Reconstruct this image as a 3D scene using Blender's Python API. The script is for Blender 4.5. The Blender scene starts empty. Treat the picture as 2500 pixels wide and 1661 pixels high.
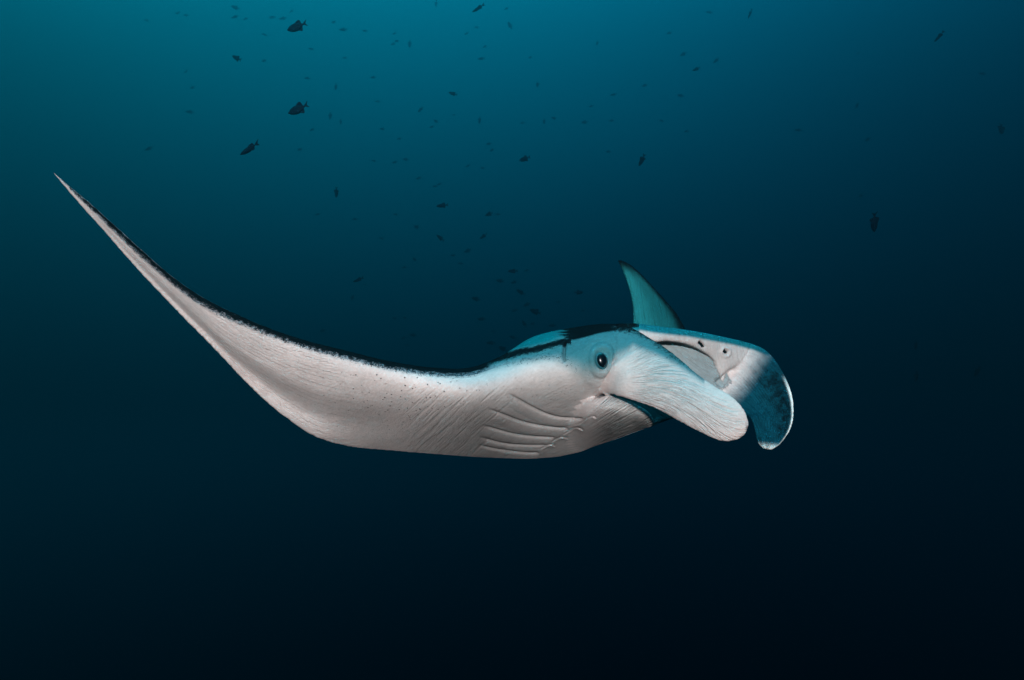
import bpy, bmesh, math, random
import numpy as np
from mathutils import Matrix, Vector
from mathutils.kdtree import KDTree
from mathutils.bvhtree import BVHTree

# ------------------------------------------------------------------ camera
scene = bpy.context.scene
col = scene.collection
LENS = 26.0
cam_data = bpy.data.cameras.new('camera')
cam_data.lens = LENS
cam_data.sensor_width = 36.0
cam_data.clip_start = 0.02
cam_data.clip_end = 500.0
cam = bpy.data.objects.new('camera', cam_data)
cam.rotation_euler = (math.radians(90), 0, 0)
col.objects.link(cam)
scene.camera = cam

# ------------------------------------------------------------------ open water all around (its light falls off with the
# angle from the bright surface overhead, more quickly in green than in blue)
world = bpy.data.worlds.new('World')
scene.world = world
world.use_nodes = True
wn = world.node_tree.nodes
wl = world.node_tree.links
wn.clear()
w_out = wn.new('ShaderNodeOutputWorld')
w_bg = wn.new('ShaderNodeBackground')
w_tc = wn.new('ShaderNodeTexCoord')
w_cmb = wn.new('ShaderNodeCombineColor')
wl.new(w_cmb.outputs[0], w_bg.inputs['Color'])
wl.new(w_bg.outputs[0], w_out.inputs['Surface'])
WATER = {'Green': (-5.02, (-1.05, 1.6, 6.5)), 'Blue': (-4.19, (-.75, 1.4, 5.85)), 'Red': (-10.0, (-1.1, 1.6, 6.2))}
for ch, (a, b) in WATER.items():
    dot = wn.new('ShaderNodeVectorMath'); dot.operation = 'DOT_PRODUCT'
    dot.inputs[1].default_value = b
    wl.new(w_tc.outputs['Generated'], dot.inputs[0])
    add = wn.new('ShaderNodeMath'); add.operation = 'ADD'
    add.inputs[1].default_value = a
    wl.new(dot.outputs['Value'], add.inputs[0])
    ex = wn.new('ShaderNodeMath'); ex.operation = 'EXPONENT'
    wl.new(add.outputs[0], ex.inputs[0])
    wl.new(ex.outputs[0], w_cmb.inputs[ch])
w_bg.inputs['Strength'].default_value = 1.0

# ------------------------------------------------------------------ the one hard light: unseen flash behind the camera, as parallel rays
flash_data = bpy.data.lights.new('camera_flash', 'SUN')
flash_data.energy = 4.6
flash_data.angle = math.radians(3.0)
flash_data.color = (1.0, 0.975, 0.965)
camera_flash = bpy.data.objects.new('camera_flash', flash_data)
FLASH_EL, FLASH_AZ = 12.5, -3.0        # degrees above level, degrees to the right of the camera's back
el, az = math.radians(FLASH_EL), math.radians(FLASH_AZ)
to_flash = Vector((math.sin(az) * math.cos(el), -math.cos(az) * math.cos(el), math.sin(el)))
camera_flash.rotation_euler = to_flash.to_track_quat('Z', 'Y').to_euler()
camera_flash.location = to_flash * 6
col.objects.link(camera_flash)

scene.view_settings.view_transform = 'Standard'
scene.view_settings.look = 'None'
scene.view_settings.exposure = 0.0
scene.view_settings.gamma = 1.0
scene.cycles.use_denoising = True
scene.cycles.max_bounces = 5
scene.cycles.volume_bounces = 0

# ------------------------------------------------------------------ helpers
K = 36.0 / LENS / 2500.0           # metres per photo pixel at one metre


def to_world(p):
    """photo pixel + distance -> point in the place"""
    p = np.asarray(p, float)
    d = p[..., 2]
    return np.stack([(p[..., 0] - 1250) * K * d, d, -(p[..., 1] - 830.5) * K * d], -1)


def to_px(w):
    d = w[:, 1]
    return np.stack([w[:, 0] / (K * d) + 1250, 830.5 - w[:, 2] / (K * d), d], -1)


def cubic(P, n):
    """smooth curve through the rows of P (centripetal-ish Catmull-Rom by chord), n samples; also returns parameter 0..1"""
    P = np.asarray(P, float)
    m = len(P)
    seg = np.maximum(np.linalg.norm(np.diff(P[:, :2], axis=0), axis=1), 1e-3) ** 0.7
    T = np.concatenate([[0], np.cumsum(seg)])
    T /= T[-1]
    M = np.zeros_like(P)
    d = np.diff(P, axis=0) / np.diff(T)[:, None]
    for i in range(m):
        if i == 0: M[i] = d[0]
        elif i == m - 1: M[i] = d[-1]
        else:
            w0, w1 = T[i] - T[i - 1], T[i + 1] - T[i]
            M[i] = (d[i - 1] * w1 + d[i] * w0) / (w0 + w1)
    x = np.linspace(0, 1, n)
    k = np.clip(np.searchsorted(T, x, side='right') - 1, 0, m - 2)
    h = (T[k + 1] - T[k])[:, None]
    u = ((x - T[k]) / (T[k + 1] - T[k]))[:, None]
    h00 = 2 * u**3 - 3 * u**2 + 1; h10 = u**3 - 2 * u**2 + u
    h01 = -2 * u**3 + 3 * u**2; h11 = u**3 - u**2
    return h00 * P[k] + h10 * h * M[k] + h01 * P[k + 1] + h11 * h * M[k + 1], x


def sstep(a, b, x):
    u = np.clip((x - a) / (b - a), 0, 1)
    return u * u * (3 - 2 * u)


# ------------------------------------------------------------------ materials
def new_mat(name):
    m = bpy.data.materials.new(name)
    m.use_nodes = True
    n = m.node_tree.nodes
    return m, n, m.node_tree.links, n['Principled BSDF']


def skin_material():
    m, n, l, bs = new_mat('manta_skin')

    def attr(name):
        a = n.new('ShaderNodeAttribute'); a.attribute_name = name; return a

    def math_(op, a, b=None, clamp=False):
        q = n.new('ShaderNodeMath'); q.operation = op; q.use_clamp = clamp
        for i, v in enumerate((a, b)):
            if v is None: continue
            if isinstance(v, (int, float)): q.inputs[i].default_value = v
            else: l.new(v, q.inputs[i])
        return q.outputs[0]

    def mix(f, a, b):
        q = n.new('ShaderNodeMix'); q.data_type = 'RGBA'
        for s, v in ((q.inputs[0], f), (q.inputs[6], a), (q.inputs[7], b)):
            if isinstance(v, (int, float)): s.default_value = v
            elif isinstance(v, tuple): s.default_value = v
            else: l.new(v, s)
        return q.outputs[2]

    def ramp(v, a, b):
        q = n.new('ShaderNodeMapRange'); q.interpolation_type = 'SMOOTHSTEP'
        q.inputs[1].default_value = a; q.inputs[2].default_value = b
        l.new(v, q.inputs[0]); return q.outputs[0]

    tone = attr('tone'); speck = attr('speck'); flow = attr('flow'); skin = attr('skin'); wr = attr('wrinkle'); dots = attr('dots')

    def noise(vec, scale, detail=3, rough=.5, mapping=None):
        if mapping:
            mp = n.new('ShaderNodeMapping'); mp.inputs['Scale'].default_value = mapping
            l.new(vec, mp.inputs['Vector']); vec = mp.outputs[0]
        q = n.new('ShaderNodeTexNoise'); q.inputs['Scale'].default_value = scale
        q.inputs['Detail'].default_value = detail; q.inputs['Roughness'].default_value = rough
        l.new(vec, q.inputs['Vector']); return q.outputs[0]

    # mottling of the skin
    mott = noise(skin.outputs['Vector'], 0.012, 5, .6)
    fine = noise(skin.outputs['Vector'], 0.16, 4, .65)
    c = mix(ramp(mott, .3, .75), tone.outputs['Color'], (0, 0, 0, 1))
    mm = n.new('ShaderNodeMix'); mm.data_type = 'RGBA'; mm.blend_type = 'MULTIPLY'
    mm.inputs[0].default_value = 1.0
    l.new(tone.outputs['Color'], mm.inputs[6])
    shade = n.new('ShaderNodeCombineColor')
    mid = noise(skin.outputs['Vector'], 0.045, 4, .6)
    streak = noise(flow.outputs['Vector'], 1.0, 3, .6, (0.30, 0.02, 1))
    v = math_('ADD', math_('MULTIPLY', mott, .45), math_('MULTIPLY', fine, .40))
    v = math_('ADD', v, math_('MULTIPLY', mid, .25))
    v = math_('ADD', v, math_('MULTIPLY', streak, .26))
    v = math_('ADD', v, .32)
    for ch in ('Red', 'Green', 'Blue'): l.new(v, shade.inputs[ch])
    l.new(shade.outputs[0], mm.inputs[7])
    c = mm.outputs[2]
    # pigment speckle: dark flecks whose share follows 'speck'
    sp_n = noise(skin.outputs['Vector'], 0.40, 3, .7)
    sp_b = noise(skin.outputs['Vector'], 0.10, 3, .6)
    sp = math_('ADD', math_('MULTIPLY', sp_n, .6), math_('MULTIPLY', sp_b, .4))
    sp = math_('ADD', math_('MULTIPLY', math_('SUBTRACT', sp, .5), 1.8), speck.outputs['Fac'])
    c = mix(ramp(sp, .42, .66), c, (0.003, 0.007, 0.009, 1))
    # small dark pores
    vo = n.new('ShaderNodeTexVoronoi'); vo.inputs['Scale'].default_value = 0.085
    vo.inputs['Randomness'].default_value = 1.0
    l.new(skin.outputs['Vector'], vo.inputs['Vector'])
    pore = math_('MULTIPLY', math_('SUBTRACT', 1.0, ramp(vo.outputs['Distance'], .08, .19)), dots.outputs['Fac'])
    gate = ramp(noise(skin.outputs['Vector'], 0.03, 1), .38, .50)
    pore = math_('MULTIPLY', pore, gate)
    c = mix(pore, c, (0.05, 0.05, 0.05, 1))
    l.new(c, bs.inputs['Base Color'])
    # wrinkles follow the flow of the skin
    w1 = noise(flow.outputs['Vector'], 1.0, 2, .5, (0.090, 0.0075, 1))
    w2 = noise(flow.outputs['Vector'], 1.0, 3, .6, (0.21, 0.018, 1))
    wsum = math_('ADD', math_('MULTIPLY', ramp(w1, .36, .48), .60), math_('MULTIPLY', ramp(w2, .34, .56), .40))
    wsum = math_('MULTIPLY', wsum, wr.outputs['Fac'])
    hgt = math_('ADD', wsum, math_('MULTIPLY', fine, .22))
    hgt = math_('SUBTRACT', hgt, math_('MULTIPLY', pore, .5))
    bp = n.new('ShaderNodeBump'); bp.inputs['Distance'].default_value = 0.010
    bp.inputs['Strength'].default_value = 0.9
    l.new(hgt, bp.inputs['Height'])
    l.new(bp.outputs[0], bs.inputs['Normal'])
    bs.inputs['Roughness'].default_value = 0.55
    sg = n.new('ShaderNodeSeparateColor'); l.new(c, sg.inputs[0])
    l.new(math_('MULTIPLY', sg.outputs[1], .14), bs.inputs['Specular IOR Level'])
    return m


def plain(name, colr, rough=.5, spec=.3):
    m, n, l, bs = new_mat(name)
    nz = n.new('ShaderNodeTexNoise'); nz.inputs['Scale'].default_value = 40
    tc = n.new('ShaderNodeTexCoord'); l.new(tc.outputs['Object'], nz.inputs['Vector'])
    mx = n.new('ShaderNodeMix'); mx.data_type = 'RGBA'
    l.new(nz.outputs[0], mx.inputs[0])
    mx.inputs[6].default_value = tuple(v * .75 for v in colr) + (1,)
    mx.inputs[7].default_value = tuple(v * 1.25 for v in colr) + (1,)
    l.new(mx.outputs[2], bs.inputs['Base Color'])
    bs.inputs['Roughness'].default_value = rough
    bs.inputs['Specular IOR Level'].default_value = spec
    return m


# ------------------------------------------------------------------ the manta's volumes, lofted then fused
NT = 40
tt = 0.5 - 0.5 * np.cos(np.linspace(0, np.pi, NT))
verts, faces, tags = [], [], []


def loft(comp, stations, ns, front, back):
    """stations: rows (Ux,Uy,Ud, Bx,By,Bd, extra...).  front/back(t, row) give the depth offset of the two faces."""
    S, x = cubic(stations, ns)
    base = len(verts) and sum(len(v) for v in verts)
    loops = []
    tg = []
    for r, s in zip(S, x):
        U, B = r[:3], r[3:6]
        line = U[None] * (1 - tt[:, None]) + B[None] * tt[:, None]
        f = line.copy(); f[:, 2] += front(tt, r)
        b = line.copy(); b[:, 2] += back(tt, r)
        lp = np.concatenate([f, b[::-1][1:-1]])
        tl = np.concatenate([tt, tt[::-1][1:-1]])
        side = np.concatenate([np.zeros(NT), np.ones(NT - 2)])
        loops.append(to_world(lp))
        tg.append(np.stack([np.full(len(lp), comp), np.full(len(lp), s), tl, side], -1))
    m = len(loops[0])
    V = np.concatenate(loops)
    caps = np.array([loops[0].mean(0), loops[-1].mean(0)])
    V = np.concatenate([V, caps])
    T = np.concatenate(tg + [np.array([[comp, 0, .5, 0], [comp, 1, .5, 0]])])
    for i in range(ns - 1):
        for j in range(m):
            k = (j + 1) % m
            faces.append((base + i * m + j, base + i * m + k, base + (i + 1) * m + k, base + (i + 1) * m + j))
    c0, c1 = base + ns * m, base + ns * m + 1
    for j in range(m):
        k = (j + 1) % m
        faces.append((base + k, base + j, c0))
        faces.append((base + (ns - 1) * m + j, base + (ns - 1) * m + k, c1))
    verts.append(V); tags.append(T)


sn = lambda t, p=1.0: np.sin(np.pi * np.clip(t, 0, 1)) ** p
foil = lambda t: np.clip(t, 0, 1) ** 0.45 * (1 - t) ** 0.8 * 1.55     # round leading edge, thin trailing edge

WING, CRAN, NLOBE, FLOBE, JAW, FWING, PALATE, TAIL = range(8)

# near wing and trunk: upper outline, lower outline, front bulge, back bulge, trough
A = [
    (137, 427, 2.160, 141, 433, 2.165, .004, .006, 0),
    (175, 458, 2.150, 195, 500, 2.165, .005, .012, 0),
    (212, 489, 2.140, 246, 556, 2.175, .006, .016, .004),
    (281, 551, 2.130, 330, 652, 2.205, .008, .020, .012),
    (350, 614, 2.130, 432, 760, 2.245, .010, .026, .025),
    (424, 678, 2.140, 532, 862, 2.295, .014, .034, .045),
    (495, 727, 2.150, 600, 934, 2.340, .018, .042, .060),
    (572, 766, 2.160, 655, 986, 2.390, .022, .050, .070),
    (657, 803, 2.170, 708, 1027, 2.440, .028, .060, .075),
    (742, 832, 2.185, 770, 1066, 2.505, .036, .072, .070),
    (847, 859, 2.205, 853, 1089, 2.61, .055, .095, .045),
    (953, 884, 2.235, 945, 1099, 2.71, .075, .130, .020),
    (1059, 898, 2.275, 1060, 1109, 2.80, .120, .180, 0),
    (1144, 898, 2.330, 1150, 1116, 2.86, .180, .250, 0),
    (1218, 872, 2.440, 1225, 1119, 2.90, .240, .300, 0),
    (1301, 823, 2.540, 1305, 1120, 2.92, .300, .340, 0),
    (1366, 806, 2.560, 1368, 1115, 2.90, .325, .360, 0),
    (1424, 797, 2.545, 1420, 1104, 2.86, .315, .360, 0),
    (1474, 793, 2.500, 1462, 1086, 2.78, .270, .340, 0),
    (1505, 793, 2.470, 1490, 1075, 2.72, .220, .320, 0),
]


def a_sag(t, r):
    """the underside turns away from the camera towards the lower outline"""
    p = np.interp(r[6], [.008, .02, .05, .12], [1.0, 1.35, 1.8, 2.2])
    return (t ** p - t) * (r[5] - r[2])


def a_front(t, r):
    fb, tr = r[6], r[8] * .8
    o = a_sag(t, r) - fb * sn(t ** .75, .8)
    o = o + tr * (sstep(.48, .74, t) - sstep(.74, 1.0, t))
    o[0] = 0; o[-1] = 0
    return o


def a_back(t, r):
    o = a_front(t, r) if r[6] < .1 else a_sag(t, r) * .5 - r[6] * sn(t ** .75, .8)
    th = r[7] * foil(t) + r[6] * 2.2 * foil(t)
    th = np.maximum(th, .010 * sn(t, .3))
    if r[6] >= .1: th = np.maximum(th, a_front(t, r) - o + .012 * sn(t, .3))
    o = o + th
    o[0] = 0; o[-1] = 0
    return o


A = np.array(A, float)
A[0, :2] += (-13, -13); A[0, 3:5] += (-12, -11)
for r in A:                             # the fused mesh loses a few millimetres at thin edges
    e_ = r[3:5] - r[:2]
    e_ = e_ / max(np.linalg.norm(e_), 1e-6)
    k_ = np.interp(r[0], [150, 250, 900, 1100], [1.0, 3.0, 3.0, 0])
    r[:2] -= e_ * k_ * .8; r[3:5] += e_ * k_
loft(WING, A, 260, a_front, a_back)

# head front: the upper jaw, from near cheek to far cheek
C = [
    (1440, 800, 2.52, 1440, 890, 2.46, .02, .30),
    (1500, 793, 2.48, 1510, 880, 2.43, .02, .30),
    (1545, 790, 2.46, 1560, 850, 2.43, .02, .28),
    (1600, 796, 2.47, 1607, 835, 2.44, .015, .26),
    (1678, 806, 2.53, 1669, 839, 2.50, .015, .26),
    (1734, 816, 2.59, 1714, 858, 2.56, .018, .26),
    (1780, 826, 2.64, 1743, 882, 2.60, .02, .24),
    (1815, 834, 2.68, 1760, 915, 2.61, .02, .18),
    (1835, 842, 2.69, 1770, 935, 2.62, .01, .10),
]
loft(CRAN, C, 90, lambda t, r: -r[6] * sn(t, .6), lambda t, r: r[7] * sn(t, .45))

# inside of the mouth, set back behind the lip
Pm = [
    (1520, 815, 2.53, 1500, 1012, 2.44, 0, .12),
    (1600, 822, 2.53, 1590, 1030, 2.50, 0, .12),
    (1680, 828, 2.58, 1680, 1010, 2.57, 0, .12),
    (1735, 848, 2.635, 1745, 965, 2.62, 0, .10),
    (1775, 875, 2.66, 1790, 965, 2.65, 0, .05),
]
loft(PALATE, Pm, 50, lambda t, r: -.02 * sn(t, .5), lambda t, r: r[7] * sn(t, .4))

# near head fin
N = [
    (1425, 830, 2.44, 1400, 950, 2.42, .060, .06),
    (1490, 806, 2.42, 1440, 957, 2.37, .085, .06),
    (1535, 799, 2.385, 1480, 962, 2.31, .085, .05),
    (1575, 812, 2.335, 1510, 967, 2.235, .066, .035),
    (1611, 838, 2.275, 1552, 981, 2.19, .046, .024),
    (1654, 870, 2.21, 1597, 997, 2.145, .040, .018),
    (1705, 914, 2.135, 1636, 1018, 2.105, .034, .016),
    (1755, 947, 2.075, 1680, 1042, 2.065, .028, .014),
    (1791, 970, 2.035, 1720, 1062, 2.035, .022, .014),
    (1813, 993, 2.01, 1752, 1076, 2.015, .018, .012),
    (1825, 1018, 2.0, 1780, 1079, 2.0, .014, .012),
    (1828, 1038, 1.995, 1803, 1073, 1.995, .010, .010),
    (1824, 1054, 1.995, 1816, 1064, 1.995, .006, .006),
]
loft(NLOBE, N, 130, lambda t, r: -r[6] * sn(t, .6), lambda t, r: -r[6] * .35 * sn(t) + r[7] * sn(t, .4))

# far head fin, curling down
Fl = [
    (1790, 829, 2.69, 1742, 905, 2.63, .00, .05),
    (1834, 839, 2.69, 1730, 935, 2.63, .00, .05),
    (1867, 853, 2.67, 1742, 955, 2.62, .008, .045),
    (1892, 878, 2.64, 1758, 972, 2.61, .016, .04),
    (1914, 913, 2.60, 1778, 986, 2.59, .022, .035),
    (1931, 953, 2.56, 1799, 999, 2.57, .026, .032),
    (1938, 989, 2.53, 1816, 1010, 2.545, .028, .030),
    (1938, 1018, 2.505, 1831, 1020, 2.515, .028, .028),
    (1931, 1047, 2.485, 1839, 1043, 2.49, .024, .026),
    (1916, 1072, 2.47, 1845, 1066, 2.47, .018, .022),
    (1899, 1090, 2.46, 1852, 1086, 2.46, .010, .018),
    (1884, 1099, 2.455, 1864, 1097, 2.455, .004, .010),
]
loft(FLOBE, Fl, 110, lambda t, r: r[6] * sn(t) * 1.2 - .006 * sn(t, .3), lambda t, r: r[6] * sn(t) * 1.2 + r[7] * sn(t, .4))

# lower jaw: a band round the mouth from near corner over the chin to the far corner
J = [
    (1385, 985, 2.50, 1390, 1112, 2.93, .03, .05),
    (1440, 972, 2.35, 1431, 1101, 2.86, .09, .05),
    (1494, 968, 2.30, 1467, 1086, 2.78, .10, .045),
    (1532, 977, 2.30, 1510, 1072, 2.68, .085, .04),
    (1562, 991, 2.33, 1548, 1058, 2.62, .055, .035),
    (1588, 1009, 2.37, 1574, 1049, 2.53, .03, .03),
    (1600, 1028, 2.44, 1590, 1043, 2.47, .012, .03),
    (1606, 1024, 2.52, 1612, 1034, 2.53, .012, .03),
    (1640, 1000, 2.58, 1645, 1022, 2.59, .012, .03),
    (1690, 975, 2.63, 1700, 1010, 2.65, .012, .03),
    (1745, 945, 2.68, 1750, 985, 2.70, .012, .03),
]
jsag = lambda t, r: (t ** 1.7 - t) * (r[5] - r[2])
loft(JAW, J, 110, lambda t, r: jsag(t, r) - r[6] * sn(t, .8), lambda t, r: jsag(t, r) - r[6] * .6 * sn(t) + r[7] * sn(t, .4))

# far wing, raised behind the head
W = [
    (1330, 990, 2.92, 1620, 960, 2.85, .03, .08),
    (1450, 930, 3.05, 1700, 900, 2.98, .03, .07),
    (1530, 850, 3.22, 1712, 850, 3.12, .025, .055),
    (1543, 790, 3.36, 1676, 806, 3.24, .020, .045),
    (1542, 744, 3.45, 1652, 765, 3.34, .016, .036),
    (1535, 708, 3.52, 1624, 732, 3.43, .012, .030),
    (1523, 672, 3.59, 1588, 693, 3.52, .008, .024),
    (1514, 650, 3.63, 1557, 661, 3.59, .006, .018),
    (1508, 638, 3.65, 1530, 641, 3.64, .004, .014),
    (1507, 634, 3.66, 1514, 635, 3.66, .003, .008),
]
loft(FWING, W, 120, lambda t, r: -r[6] * sn(t, .5), lambda t, r: r[7] * foil(1 - t) + .008 * sn(t, .3) - r[6] * .5 * sn(t))

# tail whip, trailing away behind the trunk
Tl = [
    (1180, 965, 2.85, 1180, 1045, 2.85, .05, .05),
    (1080, 975, 3.05, 1080, 1025, 3.05, .035, .035),
    (1000, 985, 3.25, 1000, 1015, 3.25, .022, .022),
    (900, 990, 3.60, 900, 1004, 3.60, .012, .012),
    (840, 992, 3.90, 840, 1001, 3.90, .008, .008),
]
loft(TAIL, Tl, 60, lambda t, r: -r[6] * sn(t, .5), lambda t, r: r[7] * sn(t, .5))

SRC = np.concatenate(verts)
TAG = np.concatenate(tags)
raw = bpy.data.meshes.new('raw')
raw.from_pydata(SRC.tolist(), [], faces)
tmp = bpy.data.objects.new('tmp', raw)
col.objects.link(tmp)
rm = tmp.modifiers.new('fuse', 'REMESH')
rm.mode = 'VOXEL'
rm.voxel_size = 0.0048
rm.adaptivity = 0.0
dg = bpy.context.evaluated_depsgraph_get()
me = bpy.data.meshes.new_from_object(tmp.evaluated_get(dg))
bpy.data.objects.remove(tmp, do_unlink=True)
bpy.data.meshes.remove(raw)
me.name = 'manta_body'
nv = len(me.vertices)
co = np.empty(nv * 3); me.vertices.foreach_get('co', co); co = co.reshape(-1, 3)
ne = len(me.edges)
ed = np.empty(ne * 2, int); me.edges.foreach_get('vertices', ed); ed = ed.reshape(-1, 2)
deg = np.bincount(ed.ravel(), minlength=nv).astype(float)[:, None]


def relax(X, f):
    S = np.empty_like(X)
    for k in range(X.shape[1]):
        S[:, k] = np.bincount(ed[:, 0], X[ed[:, 1], k], nv) + np.bincount(ed[:, 1], X[ed[:, 0], k], nv)
    return X + f * (S / deg - X)


for it in range(9):                     # shrink-free smoothing
    co = relax(co, .6)
    co = relax(co, -.61)
for it in range(3):
    co = relax(co, .5)


def normals(X):
    me.vertices.foreach_set('co', X.ravel()); me.update()
    N_ = np.empty(nv * 3); me.vertex_normals.foreach_get('vector', N_)
    return N_.reshape(-1, 3)


# finer mesh where the head, mouth and gills show
me.vertices.foreach_set('co', co.ravel()); me.update()
N0 = np.empty(nv * 3); me.vertex_normals.foreach_get('vector', N0); N0 = N0.reshape(-1, 3)
q0 = to_px(co)
hot = (q0[:, 0] > 1120) & (q0[:, 0] < 1960) & (q0[:, 1] > 775) & (q0[:, 1] < 1130) & ((N0 * co).sum(1) < .25) & (co[:, 1] < 2.95)
bm = bmesh.new(); bm.from_mesh(me)
bm.edges.ensure_lookup_table()
he = hot[ed].all(1)
bmesh.ops.subdivide_edges(bm, edges=[bm.edges[int(i)] for i in np.nonzero(he)[0]], cuts=1, use_grid_fill=True)
bm.to_mesh(me); bm.free()
nv = len(me.vertices)
co = np.empty(nv * 3); me.vertices.foreach_get('co', co); co = co.reshape(-1, 3)
ne = len(me.edges)
ed = np.empty(ne * 2, int); me.edges.foreach_get('vertices', ed); ed = ed.reshape(-1, 2)
deg = np.bincount(ed.ravel(), minlength=nv).astype(float)[:, None]
for it in range(3):
    co = relax(co, .5); co = relax(co, -.5)
# ease the seams where the jaw and the near head fin grow out of the trunk
q_ = to_px(co)
for (x_a, x_b, y_a, y_b, n_it) in ((1365, 1470, 985, 1125, 90), (1485, 1610, 797, 965, 110), (1740, 1830, 835, 935, 50), (1385, 1500, 935, 985, 50)):
    msk = (sstep(x_a, x_a + 25, q_[:, 0]) * (1 - sstep(x_b - 25, x_b, q_[:, 0])) * sstep(y_a, y_a + 15, q_[:, 1]) * (1 - sstep(y_b - 10, y_b, q_[:, 1])))[:, None]
    sel_e = (msk[ed[:, 0], 0] > 0) | (msk[ed[:, 1], 0] > 0)
    e_s = ed[sel_e]
    ids = np.unique(e_s)
    loc = np.full(nv, -1); loc[ids] = np.arange(len(ids))
    e_l = loc[e_s]; sub = co[ids]; m_s = msk[ids]
    dg_ = np.bincount(e_l.ravel(), minlength=len(ids)).astype(float)[:, None]
    for it in range(n_it):
        S_ = np.stack([np.bincount(e_l[:, 0], sub[e_l[:, 1], k], len(ids)) + np.bincount(e_l[:, 1], sub[e_l[:, 0], k], len(ids)) for k in range(3)], -1)
        sub = sub + m_s * .6 * (S_ / dg_ - sub)
    co[ids] = sub
nrm = normals(co)
pxd = to_px(co)
X, Y, D = pxd.T
view = co / np.linalg.norm(co, axis=1)[:, None]
facing = -(nrm * view).sum(1)

# which volume does each point come from
kd = KDTree(len(SRC))
for i, p in enumerate(SRC): kd.insert(p, i)
kd.balance()
near = np.fromiter((kd.find(p)[1] for p in co), int, nv)
comp, ss, tv, side = TAG[near].T
comp = comp.astype(int)


def poly_dist(pts):
    """distance in pixels to a polyline, signed (+ below it), and position along it"""
    P, _ = cubic(np.array([(a, b, 0) for a, b in pts], float), 60)
    P = P[:, :2]
    best = np.full(nv, 1e9); sg = np.zeros(nv); al = np.zeros(nv)
    sel = np.where((X > P[:, 0].min() - 70) & (X < P[:, 0].max() + 70) & (Y > P[:, 1].min() - 70) & (Y < P[:, 1].max() + 70))[0]
    x, y = X[sel], Y[sel]
    b = np.full(len(sel), 1e9); g = np.zeros(len(sel)); a_ = np.zeros(len(sel))
    for i in range(len(P) - 1):
        ax, ay = P[i]; dx, dy = P[i + 1] - P[i]
        L2 = dx * dx + dy * dy + 1e-9
        u = np.clip(((x - ax) * dx + (y - ay) * dy) / L2, 0, 1)
        ex, ey = x - ax - u * dx, y - ay - u * dy
        dd = np.hypot(ex, ey)
        c = dx * ey - dy * ex
        m = dd < b
        b[m] = dd[m]; g[m] = np.sign(c[m]); a_[m] = (i + u[m]) / (len(P) - 1)
    best[sel] = b; sg[sel] = g; al[sel] = a_
    return best, sg, al


disp = np.zeros(nv)
frontal = sstep(.0, .25, facing)
zf = lambda pts, x0, y0, k: [(x0 + k * a, y0 + k * b) for a, b in pts]
Z3 = (1130, 930, .2119)
gills = [
    zf([(490, 125), (620, 205), (800, 310), (960, 385), (1100, 425), (1250, 437), (1400, 440)], *Z3),
    zf([(250, 305), (480, 400), (700, 480), (900, 525), (1100, 545), (1230, 548)], *Z3),
    zf([(190, 500), (420, 575), (620, 625), (850, 650), (1080, 655)], *Z3),
    zf([(160, 635), (370, 705), (550, 735), (780, 745), (980, 742)], *Z3),
    zf([(140, 727), (330, 775), (550, 810), (760, 830), (890, 830)], *Z3),
]
body_front = ((comp == WING) | (comp == JAW)) & (side == 0)
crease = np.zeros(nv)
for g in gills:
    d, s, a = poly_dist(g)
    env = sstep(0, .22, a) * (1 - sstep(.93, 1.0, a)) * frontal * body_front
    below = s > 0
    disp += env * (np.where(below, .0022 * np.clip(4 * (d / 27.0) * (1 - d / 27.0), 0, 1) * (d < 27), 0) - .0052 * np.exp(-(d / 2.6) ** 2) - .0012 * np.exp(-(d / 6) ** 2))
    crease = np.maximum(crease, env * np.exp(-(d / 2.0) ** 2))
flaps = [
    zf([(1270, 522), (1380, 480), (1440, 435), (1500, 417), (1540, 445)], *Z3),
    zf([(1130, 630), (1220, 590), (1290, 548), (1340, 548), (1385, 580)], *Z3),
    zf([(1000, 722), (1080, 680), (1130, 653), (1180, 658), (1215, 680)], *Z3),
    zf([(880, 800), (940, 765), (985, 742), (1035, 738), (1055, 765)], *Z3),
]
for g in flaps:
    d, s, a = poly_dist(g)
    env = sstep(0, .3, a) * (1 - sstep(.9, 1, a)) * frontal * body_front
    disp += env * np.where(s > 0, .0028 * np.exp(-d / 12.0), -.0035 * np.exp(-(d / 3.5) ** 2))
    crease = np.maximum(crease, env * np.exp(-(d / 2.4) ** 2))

# eye: socket, lid rings and the fold running up and forward from it
EX, EY = 1468, 881
ca, sa = math.cos(math.radians(12)), math.sin(math.radians(12))
rx = ((X - EX) * ca + (Y - EY) * sa) / 20.0
ry = (-(X - EX) * sa + (Y - EY) * ca) / 25.0
er = np.hypot(rx, ry)
head_front = ((comp == WING) | (comp == NLOBE) | (comp == CRAN)) & (facing > 0)
ew = head_front * 1.0
disp += ew * (.018 * np.exp(-(er / 2.7) ** 2) * 1.0)
disp += ew * (.0022 * np.exp(-((er - 1.15) / .36) ** 2) - .010 * (1 - sstep(.70, 1.02, er)))
disp -= ew * .0018 * np.exp(-((er - 1.6) / .2) ** 2)
disp += ew * .0012 * np.exp(-((er - 2.3) / .3) ** 2)
Z1 = (1150, 600, .3602)
Ze = (1350, 770, 300 / 2240)
d, s, a = poly_dist(zf([(1000, 960), (1120, 860), (1250, 760), (1400, 640), (1490, 560)], *Ze))
env = ew * sstep(0, .2, a) * (1 - sstep(.75, 1, a))
disp -= env * .006 * np.exp(-(d / 11.0) ** 2)
d, s, a = poly_dist(zf([(950, 1010), (1150, 930), (1300, 820), (1450, 700), (1520, 600)], *Ze))
env = ew * sstep(0, .25, a) * (1 - sstep(.7, 1, a))
disp += env * .004 * np.exp(-(d / 11.0) ** 2)
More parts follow.
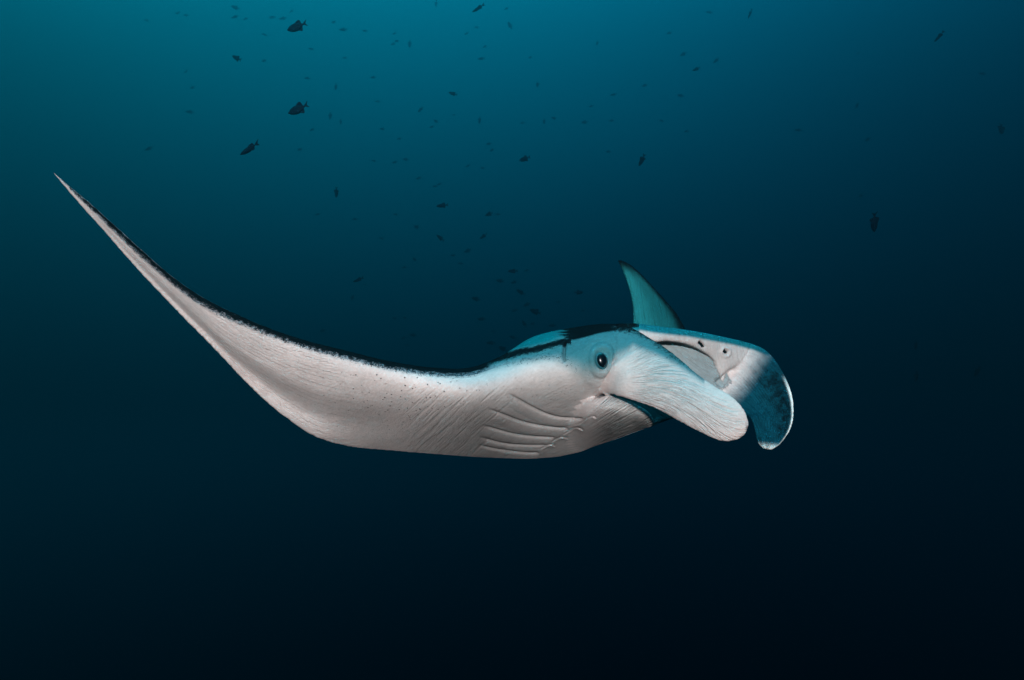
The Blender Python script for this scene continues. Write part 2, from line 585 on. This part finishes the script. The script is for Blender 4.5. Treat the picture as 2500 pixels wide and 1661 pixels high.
# crease behind the eye
d, s, a = poly_dist(zf([(225, 470), (205, 600), (195, 760), (215, 880)], *Ze))
env = ew * (1 - sstep(.8, 1, a)) * sstep(0, .1, a)
disp -= env * .012 * np.exp(-(d / 3.5) ** 2)
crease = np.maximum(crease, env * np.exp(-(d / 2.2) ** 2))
# nostril slits
nost = np.zeros(nv)
Z2 = (1500, 780, 460 / 2186)
for g, wd in ((zf([(975, 258), (1005, 275), (1030, 305), (1040, 332)], *Z2), 4.0), (zf([(1258, 352), (1285, 370), (1310, 392)], *Z2), 3.4)):
    d, s, a = poly_dist(g)
    env = (comp != NLOBE) * (facing > 0) * sstep(0, .1, a) * (1 - sstep(.9, 1, a))
    disp -= env * .014 * np.exp(-(d / wd) ** 2)
    nost = np.maximum(nost, env * np.exp(-(d / wd) ** 2))
d = np.hypot((X - 1771) / 1.0, (Y - 861) / 1.0)
disp += (comp != NLOBE) * (facing > 0) * .005 * np.exp(-((d - 10) / 4) ** 2)
# fold at the root of the far fin
d, s, a = poly_dist(zf([(1180, 760), (1300, 680), (1400, 600), (1480, 560)], *Z2))
env = (comp != NLOBE) * (facing > 0) * sstep(0, .1, a) * (1 - sstep(.6, 1, a))
disp -= env * .02 * np.exp(-(d / 9.0) ** 2)
# thickened, uneven leading edge of the wing
rng = np.random.default_rng(4)
disp = np.clip(disp, -.03, .04)
co = co + nrm * disp[:, None]
for it in range(1):
    co = relax(co, .35)
nrm = normals(co)

# ---- pigment, plus water light and shade painted into some tones
PALE = np.array([.70, .605, .585])
tone = np.tile(PALE, (nv, 1))
speck = np.zeros(nv)


def blend(mask, colr):
    global tone
    m = np.clip(mask, 0, 1)[:, None]
    tone = tone * (1 - m) + np.array(colr)[None] * m


wing = comp == WING
nl = comp == NLOBE
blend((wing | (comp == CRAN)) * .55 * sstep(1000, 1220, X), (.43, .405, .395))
blend(nl * .85, (.57, .465, .44))
blend(nl * sstep(1680, 1800, X) * .5, (.60, .51, .485))
blend(nl * .35 * sstep(1500, 1580, X) * (1 - sstep(1640, 1760, X)) * (1 - sstep(.2, .6, tv)), (.30, .36, .38))
DARK = (.003, .006, .008)
blend((comp == JAW) * .6 * sstep(1440, 1520, X), (.40, .41, .40))
# back of the wings and trunk
back_w = wing & (side == 1)
blend(back_w * 1.0, DARK)
# dark leading margin of the near wing
ux = np.interp(X, [135, 340, 500, 620, 740, 800, 950, 1060, 1180], [.50, .34, .17, .11, .095, .10, .105, .105, .105])
lead = (1 - sstep(.55, 1.25, tv / ux)) * (wing & (side == 0)) * (1 - sstep(1120, 1200, X))
lf = tv / ux
lead_on = (wing & (side == 0)) * (1 - sstep(1170, 1250, X))
blend(lead_on * (1 - sstep(.75, 1.05, lf)), (.20, .25, .29))
speck = np.maximum(speck, lead_on * np.interp(lf, [0, .36, .52, .80, 1.0, 1.25], [.95, .88, .62, .53, .42, .0]))
# dark crown; slate cheek and pale shoulder, blue water light put into both tones
edge_y = np.interp(X, [1100, 1150, 1218, 1270, 1330, 1362, 1402, 1425, 1450, 1480, 1510, 1545, 1600, 1650, 1720], [897, 905, 897, 888, 878, 880, 904, 916, 916, 906, 878, 848, 866, 890, 936])
soft = np.interp(X, [1340, 1410, 1480, 1530, 1600], [14, 34, 30, 14, 10])
up = (edge_y - Y) / soft
hd = (wing | (comp == NLOBE) | (comp == CRAN)) & (X > 1090) & (X < 1720) & (facing > -.2) & ~((comp == CRAN) & (X > 1560))
dk = sstep(-1, 1.2, up) * hd * sstep(1090, 1150, X)
blend(dk * .92, (.003, .145, .175))
speck = np.maximum(speck, (sstep(-1.2, .2, up) * np.interp(X, [1350, 1410], [.42, .30]) - .10 * sstep(.4, 1.6, up)) * hd * sstep(1090, 1150, X))
# band of black between shoulder and cheek
band_y = np.interp(X, [1150, 1200, 1260, 1320, 1380], [893, 880, 862, 848, 832])
bl = np.exp(-((Y - band_y) / np.where(Y > band_y, 14.0, np.where(X < 1290, 13.0, 9.0))) ** 2) * wing * (X < 1395) * (X > 1120) * (facing > -.3)
speck = np.maximum(speck, bl * .84)
top_y = np.interp(X, [1360, 1400, 1440, 1480, 1530, 1560], [816, 829, 822, 813, 804, 796])
cr = sstep(-3, 5, top_y + 4 - Y) * ((wing | (comp == CRAN)) & (X < 1560)) * sstep(1340, 1392, X + 10 * np.sin(Y * .9))
blend(cr, DARK)
speck = np.maximum(speck, cr * .75)
shoulder = wing * sstep(1195, 1250, X) * (1 - sstep(1345, 1395, X + 10 * np.sin(Y * .9))) * sstep(4, 14, band_y - Y) * (facing > -.6)
blend(shoulder, (.003, .145, .17))  # pale patch painted teal for the water light from above
speck = np.where(shoulder > .5, speck * .25, speck)
# upper rim of the snout, cyan light from above painted in
cran = comp == CRAN
rim_y = np.interp(X, [1540, 1600, 1680, 1735, 1790, 1840, 1870], [804, 814, 823, 833, 843, 856, 868])
rim = sstep(-4, 5, rim_y - Y) * (cran | (comp == PALATE) | (comp == FLOBE)) * (X > 1530) * (X < 1880)
blend(rim, (.006, .15, .19))
speck = np.maximum(speck, rim * .35)
blend((cran & (side == 1) & (nrm[:, 2] > .75)) * 1.0, DARK)
blend((comp == PALATE) * .85, (.22, .29, .31))
# near head fin: dark upper seam
nl = comp == NLOBE
seam = (1 - sstep(.0, .22, tv)) * nl * (side == 0) * (1 - sstep(1700, 1780, X))
speck = np.maximum(speck, seam * np.interp(X, [1500, 1560, 1640, 1720], [.75, .72, .6, .40]))
blend(nl * (side == 1) * .9, (.05, .10, .13))
# far head fin: blue ambient painted on inner face, black blotches, white outer rim
fl = (comp == FLOBE)
blue = sstep(-.05, .20, ss - (.10 + .22 * tv)) * fl
blend(blue, (.004, .058, .085))
blotch = np.exp(-((tv - .20) / .24) ** 2) * sstep(.22, .42, ss) * (1 - sstep(.80, .95, ss)) * fl
wob = .5 + .5 * np.sin(ss * 61 + 3 * np.sin(ss * 23)) * np.cos(tv * 9 + ss * 14)
wob2 = .5 + .25 * np.sin(X * .21 + 2 * np.sin(Y * .13)) + .25 * np.sin(Y * .17 - X * .07 + 2 * np.sin(X * .09))
blend(blotch * (.55 + .4 * sstep(.3, .7, .5 * wob + .5 * wob2)) + blue * .25 * sstep(.5, .9, wob2), (.003, .020, .030))
speck = np.maximum(speck, blotch * .30 + blue * .22)
rimw = (1 - sstep(.035, .065, tv)) * fl * sstep(.40, .52, ss)
tipw = sstep(.90, .97, ss) * fl
blend(np.maximum(rimw, tipw * .8), (.80, .78, .74))
speck = speck * (1 - np.maximum(rimw, tipw * .7))
# far wing: dim blue water light painted into the skin as teal
fw = comp == FWING
blend(fw * 1.0, (.010, .085, .09))
blend(fw * (1 - sstep(.15, .6, tv)) * .8, (.02, .17, .175))
edge_f = sstep(.72, .95, tv) * fw + (1 - sstep(.0, .06, tv)) * fw + sstep(.86, .98, ss) * fw
blend(edge_f, DARK)
speck = np.maximum(speck, np.clip(edge_f, 0, 1) * .5 * fw)
blend((comp == TAIL) * 1.0, DARK)
blend((comp == JAW) * sstep(.60, .66, ss), (.07, .26, .26))  # shaded mouth gap, jaw and palate: teal ambient put into the colour
blend((comp == PALATE) * sstep(945, 975, Y), (.07, .26, .26))
blend(nost, (.02, .02, .02))
speck = np.maximum(speck, sstep(.25, .6, nost))
blend(crease * .5, (.10, .10, .10))  # slits and creases: their shade painted in as grey

# ---- wrinkle flow (across, along) and strength
flow = np.zeros((nv, 3))
wr = np.zeros(nv)


def set_flow(mask, ang, strength):
    th = np.radians(ang)
    ac = -X * np.sin(th) + Y * np.cos(th)
    al = X * np.cos(th) + Y * np.sin(th)
    flow[mask, 0] = ac[mask] if np.ndim(ac) else ac
    flow[mask, 1] = al[mask]
    wr[mask] = strength[mask] if np.ndim(strength) else strength


outer = wing & (X < 880)
flow[wing, 0] = tv[wing] * 270
flow[wing, 1] = X[wing] * 1.2
wr[wing] = (.26 * sstep(380, 560, X) * (1 - sstep(780, 925, X)))[wing]
m = wing & (X > 930)
ang = np.full(nv, -42.0)
set_flow(m, ang, .17 * sstep(935, 1060, X) * (1 - sstep(1230, 1290, X)) * sstep(920, 970, Y))
flow[m, 2] = 37
m = wing & (X > 1290)
set_flow(m, np.full(nv, -28.0), .09 * sstep(1295, 1350, X))
m = comp == JAW
fan = np.degrees(np.arctan2(-(Y - 1150), (X - 1280)))
fanr = np.hypot(X - 1200, Y - 1200)
fana = np.arctan2(1200 - Y, X - 1200)
flow[m, 0] = (fana * 420)[m]; flow[m, 1] = fanr[m]
wr[m] = (1.25 * sstep(1430, 1500, X))[m]
flow[m, 2] = 11
m = nl
r0 = np.hypot(X - 1440, Y - 930); a0 = np.arctan2(Y - 930, X - 1440)
flow[m, 0] = (a0 * 300 + 26 * np.sin(X / 60.0))[m]
flow[m, 1] = r0[m]
flow[m, 2] = 71
wr[m] = (.62 * sstep(1510, 1600, X) * sstep(.05, .30, tv))[m]
m = fl
flow[m, 0] = (tv * 190 + ss * 60)[m]; flow[m, 1] = (ss * 330)[m]; flow[m, 2] = 53
wr[m] = (1.0 * sstep(.25, .4, ss) * sstep(.25, .6, tv) + .2)[m]
m = cran
set_flow(m, np.full(nv, 75.0), .18 * np.ones(nv))
m = comp == PALATE
set_flow(m, np.full(nv, 35.0), .35 * np.ones(nv))
m = comp == FWING
set_flow(m, np.full(nv, 80.0), .4 * np.ones(nv))
dots = np.exp(-((X - 960) / 170) ** 2 - ((Y - 960) / 75) ** 2) * 1.2 * wing * (side == 0) + .35 * np.exp(-((X - 1330) / 130) ** 2 - ((Y - 960) / 40) ** 2) * wing
dots = np.clip(dots, 0, 1)
skin = np.stack([X, Y, D * 700], -1)


def put(name, arr, kind):
    a = me.attributes.new(name, kind, 'POINT')
    if kind == 'FLOAT': a.data.foreach_set('value', arr.astype(np.float32))
    elif kind == 'FLOAT_VECTOR': a.data.foreach_set('vector', arr.astype(np.float32).ravel())
    else: a.data.foreach_set('color', np.c_[arr, np.ones(nv)].astype(np.float32).ravel())


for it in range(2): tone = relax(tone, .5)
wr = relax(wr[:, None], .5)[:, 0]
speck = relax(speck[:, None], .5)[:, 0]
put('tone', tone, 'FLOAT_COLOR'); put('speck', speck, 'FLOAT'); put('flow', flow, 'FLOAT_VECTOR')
put('skin', skin, 'FLOAT_VECTOR'); put('wrinkle', wr, 'FLOAT'); put('dots', dots, 'FLOAT')
me.polygons.foreach_set('use_smooth', np.ones(len(me.polygons), bool))
me.materials.clear()
me.materials.append(skin_material())
me.update()

manta = bpy.data.objects.new('manta_ray', None)
col.objects.link(manta)
manta.location = to_world(np.array([1250., 1120., 2.78])).tolist()
manta['label'] = 'large pale-bellied manta ray gliding with one long wing raised, black back'
manta['category'] = 'manta ray'


def child(name, mesh, parent, mat=None):
    o = bpy.data.objects.new(name, mesh)
    col.objects.link(o)
    o.parent = parent
    if parent.parent is None:           # part meshes are already in place; only the root stands off the origin
        o.matrix_parent_inverse = Matrix.Translation(parent.location).inverted()
    if mat: mesh.materials.append(mat)
    return o


body = child('body', me, manta)

# ---- eye
bvh = BVHTree.FromPolygons([tuple(c) for c in co[:0]], []) if False else None
cand = np.where((np.hypot(X - EX, Y - EY) < 9) & (facing > .1) & (D < 2.6))[0]
eye_d = to_px(co[cand])[:, 2]
en = nrm[cand].mean(0); en /= np.linalg.norm(en)


def dome(name, rx, ry, h, seg=32, rings=8, inner=0.0):
    v = []; f = []
    for i in range(rings + 1):
        a = (inner + (1 - inner) * i / rings)
        z = h * math.sqrt(max(0, 1 - a * a))
        for j in range(seg):
            b = 2 * math.pi * j / seg
            v.append((rx * a * math.cos(b), ry * a * math.sin(b), z))
    for i in range(rings):
        for j in range(seg):
            k = (j + 1) % seg
            f.append((i * seg + j, (i + 1) * seg + j, (i + 1) * seg + k, i * seg + k))
    mm_ = bpy.data.meshes.new(name); mm_.from_pydata(v, [], f)
    for p in mm_.polygons: p.use_smooth = True
    return mm_


pxm = K * float(np.median(eye_d))
eye_pos = to_world(np.array([EX, EY, float(np.median(eye_d)) + .002]))
en_ = nrm[(er < 2.2) & head_front].mean(0)
tilt = (Vector(en_.tolist()).normalized() + Vector((0, -.6, 0))).normalized()
rot = tilt.to_track_quat('Z', 'Y').to_matrix().to_4x4()
roll = Matrix.Rotation(math.radians(10), 4, 'Z')
iris_mat = plain('iris', (.02, .10, .125), .35, .25)
pupil_mat = plain('pupil', (.001, .004, .007), .22, .30)
eye_me = dome('eye', 17 * pxm, 21.5 * pxm, 9 * pxm)
eye_me.transform(Matrix.Translation(eye_pos) @ rot @ roll)
eye = child('eye', eye_me, manta, iris_mat)
pup_me = dome('pupil', 12.5 * pxm, 17 * pxm, 6 * pxm)
pup_me.transform(Matrix.Translation(Vector(eye_pos) + tilt * 6.5 * pxm) @ rot @ roll)
pupil = child('pupil', pup_me, eye, pupil_mat)

# ------------------------------------------------------------------ fish
fish_mat = plain('dark_fish_skin', (.001, .008, .017), .7, .05)


def fish_meshes(depth, slim):
    """parts of one fish of unit length, nose at +x"""
    prof = [(.5, .004, .01), (.47, .045, .02), (.40, .10, .04), (.28, .165, .062), (.12, .20, .075), (-.02, .195, .072), (-.14, .15, .055), (-.23, .09, .034), (-.29, .045, .018), (-.335, .036, .012)]
    P = np.array(prof); P[:, 1] *= depth; P[:, 2] *= slim
    S, _ = cubic(np.c_[P[:, 0], P[:, 1], P[:, 2]], 14)
    v, f, seg = [], [], 10
    for x, h, w in S:
        for j in range(seg):
            a = 2 * math.pi * j / seg
            v.append((x, w * math.cos(a), h * math.sin(a) - .02 * (1 - abs(x) * 2)))
    for i in range(len(S) - 1):
        for j in range(seg):
            k = (j + 1) % seg
            f.append((i * seg + j, i * seg + k, (i + 1) * seg + k, (i + 1) * seg + j))
    f.append(tuple(range(seg))[::-1]); f.append(tuple((len(S) - 1) * seg + j for j in range(seg)))
    out = {'body': (v, f)}

    def fin(outline, th):
        n_ = len(outline)
        vv = [(x, th, z) for x, z in outline] + [(x, -th, z) for x, z in outline]
        ff = [tuple(range(n_)), tuple(range(2 * n_ - 1, n_ - 1, -1))]
        ff += [(i, i + n_, (i + 1) % n_ + n_, (i + 1) % n_) for i in range(n_)]
        return vv, ff
    h = depth
    out['tail_fin'] = fin([(-.31, .03), (-.38, .07), (-.47, .135 * (.6 + .4 * h)), (-.515, .15 * (.6 + .4 * h)), (-.44, .03), (-.425, 0), (-.44, -.03), (-.515, -.15 * (.6 + .4 * h)), (-.47, -.13 * (.6 + .4 * h)), (-.38, -.07), (-.31, -.03)], .006)
    out['dorsal_fin'] = fin([(.10, .17 * h), (-.02, .235 * h), (-.13, .275 * h), (-.20, .25 * h), (-.25, .05 * h)], .006)
    out['anal_fin'] = fin([(.02, -.19 * h), (-.08, -.245 * h), (-.17, -.30 * h), (-.22, -.26 * h), (-.25, -.06 * h)], .006)
    return out


def mk(name, vf):
    m_ = bpy.data.meshes.new(name); m_.from_pydata(vf[0], [], vf[1])
    m_.materials.append(fish_mat)
    if name == 'fish_body':
        for p in m_.polygons: p.use_smooth = True
    return m_


def joined(parts):
    v, f = [], []
    for vv, ff in parts.values():
        b = len(v); v += list(vv); f += [tuple(b + i for i in q) for q in ff]
    return v, f


KIND = {'deep': fish_meshes(.98, 1.0), 'mid': fish_meshes(.78, .95), 'slim': fish_meshes(.52, .9)}
PART = {k: {n_: mk('fish_' + n_, vf) for n_, vf in p.items()} for k, p in KIND.items()}
WHOLE = {k: mk('small_fish', joined(p)) for k, p in KIND.items()}
random.seed(11)


def fish_matrix(px, py, length, ang, yaw, dist):
    a, y = math.radians(ang), math.radians(yaw)
    pos = Vector(to_world(np.array([px, py, dist])).tolist())
    hx = Vector((math.cos(a) * math.cos(y), math.sin(y), math.sin(a) * math.cos(y)))
    up_ = Vector((0, 0, 1)) if abs(math.sin(a)) < .8 else Vector((math.copysign(1, math.cos(a) + 1e-3), 0, .2))
    z = (up_ - hx * up_.dot(hx)).normalized()
    yv = z.cross(hx)
    size = length * K * dist
    m_ = Matrix(((hx.x, yv.x, z.x, pos.x), (hx.y, yv.y, z.y, pos.y), (hx.z, yv.z, z.z, pos.z), (0, 0, 0, 1)))
    return m_ @ Matrix.Scale(size, 4)


def fish(px, py, length, ang, yaw, kind, label, group='fish drifting in the blue water', real=.22, parts=False):
    dist = max(4.0, min(38.0, real / (length * K)))
    vis = max(.45, math.cos(math.radians(yaw)))
    mtx = fish_matrix(px, py, length / vis, ang, yaw, dist)
    if parts:
        o = bpy.data.objects.new('dark_fish', None)
        col.objects.link(o)
        o.matrix_world = mtx
        for n_, m_ in PART[kind].items():
            c = bpy.data.objects.new(n_, m_)
            col.objects.link(c); c.parent = o
    else:
        o = bpy.data.objects.new('dark_fish', WHOLE[kind])
        col.objects.link(o)
        o.matrix_world = mtx
    o['label'] = label; o['category'] = 'fish'; o['group'] = group
    return o


# the ones that can be told apart
BIG = [
    (725, 65, 52, 197, 8, 'deep', 'dark deep-bodied fish with forked tail near the top edge, highest of the large fish'),
    (728, 266, 55, 202, 8, 'deep', 'dark oval fish with forked tail below the highest large fish'),
    (609, 363, 60, 203, 25, 'slim', 'slender dark fish with pointed tail, left of and below the two oval fish'),
    (1281, 388, 28, 195, 15, 'deep', 'dark compact fish with raised back fin, alone above the middle of the photo'),
    (1567, 391, 30, 245, 20, 'mid', 'dark fish diving nose down, right of the compact fish at the same height'),
    (2135, 543, 46, 285, 30, 'mid', 'dark fish hanging nose down in the right part, far from all others'),
    (1080, 502, 30, 185, 10, 'mid', 'dark oval fish in the centre, left of the small triangular fish'),
    (1194, 523, 20, 200, 10, 'deep', 'small triangular dark fish with a tiny fish just right of it'),
    (875, 683, 30, 200, 20, 'slim', 'slender dark fish swimming low over the middle of the long wing'),
    (821, 470, 24, 260, 30, 'mid', 'dim upright fish above the long wing, left of the centre school'),
    (1106, 229, 23, 160, 10, 'mid', 'small dark fish tilted nose up, upper middle of the photo'),
    (1075, 581, 24, 140, 10, 'mid', 'dim fish slanting down to the right below the centre oval fish'),
    (1180, 577, 22, 215, 10, 'mid', 'dim leaf-shaped fish slanting up to the right, below the triangular fish'),
    (1252, 662, 25, 180, 10, 'mid', 'dim fish at the top of the school behind the head'),
    (1413, 714, 22, 0, 10, 'deep', 'dim fish alone between the school and the raised far wing'),
    (1700, 169, 20, 200, 10, 'mid', 'small dim fish lower of the three at upper right'),
    (2293, 89, 30, 232, 20, 'slim', 'thin slanting fish near the top right corner'),
    (1831, 34, 18, 255, 40, 'slim', 'thin upright fish close to the top edge, right of centre'),
    (578, 142, 30, 150, 20, 'mid', 'hazy grey fish at upper left, left of the two large oval fish'),
    (1168, 20, 34, 205, 20, 'slim', 'hazy long fish touching the top edge, upper middle'),
]
for b in BIG:
    fish(b[0], b[1], b[2], b[3], b[4], b[5], b[6], parts=b[2] >= 20, real=.22 if b[2] > 40 else .26)

Z4 = (0, 0, .5297); Z5 = (1250, 0, .5297); Z6 = (500, 350, .4237); Z7 = (1900, 450, .3507)
SM = []
for z, pts in ((Z4, [(677, 95), (820, 60), (858, 71), (1085, 35, 18), (1083, 78, 17), (1132, 87), (1255, 80, 16), (1303, 85, 17), (1343, 52), (1220, 160), (1217, 280),
                     (1538, 102), (1582, 137, 18), (1683, 142), (1434, 226), (857, 331), (888, 404), (875, 516, 16), (685, 686, 18), (1417, 361), (1548, 400, 17, 265),
                     (1720, 357), (1740, 468), (1522, 535, 16, 265), (1570, 563, 13, 265), (1438, 598), (1383, 690), (1763, 595), (1840, 640), (1818, 154, 11), (1812, 203),
                     (1829, 190), (1888, 203, 16, 265), (2010, 18, 16, 265), (2335, 40), (2350, 118, 17, 120), (2150, 155), (2198, 127), (2235, 215), (2218, 271, 17),
                     (1590, 267), (1938, 505, 18, 235), (2010, 560, 13, 140), (2093, 530, 7), (1990, 585), (2210, 555, 17, 265), (2253, 663), (2267, 692), (1723, 742),
                     (1870, 735), (1820, 748)]),
               (Z5, [(910, 57, 15), (393, 200, 13, 255), (85, 265, 10), (725, 153, 13), (790, 250, 17), (940, 280, 18, 225), (612, 394, 14), (778, 441, 17, 180), (468, 436, 15),
                     (118, 390, 15, 265), (365, 490), (193, 545), (48, 567), (148, 560, 12, 265), (335, 563, 15), (458, 557), (690, 557), (805, 605), (1595, 245, 9), (1590, 487, 13, 250),
                     (1320, 600, 17), (1640, 643, 18), (2168, 340, 18), (2255, 595, 30, 255), (445, 700)]),
               (Z6, [(548, 35), (1093, 110, 11), (1158, 93), (1233, 200, 14), (1517, 130, 13), (1600, 143, 10), (1327, 248), (1353, 235), (1690, 410, 13, 0), (865, 438, 12),
                     (1220, 482, 15), (1100, 410), (650, 410), (1018, 548), (1515, 620, 18, 205), (1430, 645, 12), (1208, 668, 13, 140), (1475, 693), (1150, 715), (850, 890, 15, 255),
                     (925, 815, 10), (1855, 733, 13), (1700, 793, 19, 170), (1783, 800, 17), (1820, 858, 24, 150), (1562, 896, 21, 165), (1855, 930, 18, 205), (1785, 963, 17, 190),
                     (1905, 970, 27, 160), (2035, 915, 13), (1593, 1012, 20, 180), (1095, 1008, 12), (1152, 1006, 10), (1840, 1040, 20, 120), (1890, 1040, 12), (2002, 1050, 18, 180),
                     (1663, 1083, 11), (1775, 1118, 18), (1648, 1150, 21), (1718, 1185, 22, 150), (1200, 1105, 17, 170), (1145, 1122, 12), (1165, 1162, 10), (680, 1080, 15), (2180, 965, 11)]),
               (Z7, [(575, 80, 14), (958, 1120, 22, 265), (960, 1340, 26, 265), (1385, 1305, 26, 255)])):
    for p in pts:
        SM.append((z[0] + z[2] * p[0], z[1] + z[2] * p[1], p[2] if len(p) > 2 else 12, p[3] if len(p) > 3 else None))
MARK = [(725, 65, 'the highest large fish'), (728, 266, 'the lower large oval fish'), (609, 363, 'the slender large fish'), (1281, 388, 'the compact centre fish'),
        (1567, 391, 'the diving fish'), (2135, 543, 'the lone nose-down fish'), (1080, 502, 'the oval centre fish'), (875, 683, 'the slender wing fish'),
        (1252, 662, 'the top school fish'), (1510, 640, 'the raised far wing tip'), (2293, 89, 'the thin corner fish'), (1940, 980, 'the far head fin'),
        (1106, 229, 'the nose-up fish'), (1700, 169, 'the upper right trio'), (1300, 822, 'the shoulder'), (137, 427, 'the long wing tip')]
todo = []
for px, py, ln, an in SM:
    if an is None: an = random.choice((180, 195, 205, 165, 210, 190))
    mx, my, nm = min(MARK, key=lambda q: math.hypot(q[0] - px, q[1] - py))
    r_ = math.hypot(px - mx, py - my)
    k8 = int(((math.degrees(math.atan2(my - py, px - mx)) + 22.5) % 360) // 45)
    way = ('right of', 'above and right of', 'above', 'above and left of', 'left of', 'below and left of', 'below', 'below and right of')[k8]
    far = 'just ' if r_ < 70 else ('' if r_ < 190 else 'far ')
    pose = 'upright' if 230 < an % 360 < 300 or 60 < an % 360 < 130 else ('level' if an in (180, 0, 190, 170) else 'slanting')
    size = 'tiny faint' if ln < 13 else ('small faint' if ln < 19 else 'small dim')
    todo.append((px, py, ln, an, f'{size} {pose} fish {far}{way} {nm}'))
from collections import defaultdict
same = defaultdict(list)
for q in todo: same[q[4]].append(q)
ORD = ('leftmost', 'second from left', 'third from left', 'fourth from left', 'fifth from left', 'sixth from left', 'seventh from left')
for lab, qs in same.items():
    qs.sort(key=lambda q: q[0])
    for k, (px, py, ln, an, _) in enumerate(qs):
        fish(px, py, ln * 1.05, an, random.uniform(-25, 25), random.choice(('deep', 'mid', 'mid')), lab if len(qs) == 1 else f"{lab.replace(' faint', '')}, {ORD[k]}", 'faint fish far off in the blue water', real=.36)

# ------------------------------------------------------------------ the water between: thin even haze
hm = bpy.data.materials.new('water_haze')
hm.use_nodes = True
hn = hm.node_tree.nodes; hl = hm.node_tree.links
hn.clear()
ho = hn.new('ShaderNodeOutputMaterial')
pv = hn.new('ShaderNodeVolumePrincipled')
pv.inputs['Color'].default_value = (.04, .62, .80, 1)
pv.inputs['Density'].default_value = 0.050
pv.inputs['Anisotropy'].default_value = 0.95
hl.new(pv.outputs[0], ho.inputs['Volume'])
x0, x1, y0, y1, z0, z1 = -29, 29, -1.5, 41, -3.2, 18.8
hv = [(x, y, z) for x in (x0, x1) for y in (y0, y1) for z in (z0, z1)]
hf = [(0, 1, 3, 2), (4, 6, 7, 5), (0, 4, 5, 1), (2, 3, 7, 6), (0, 2, 6, 4), (1, 5, 7, 3)]
hme = bpy.data.meshes.new('haze'); hme.from_pydata(hv, [], hf); hme.materials.append(hm)
haze = bpy.data.objects.new('haze', hme)
haze['kind'] = 'stuff'; haze['label'] = 'thin blue water haze that fades the far fish'; haze['category'] = 'haze'
col.objects.link(haze)
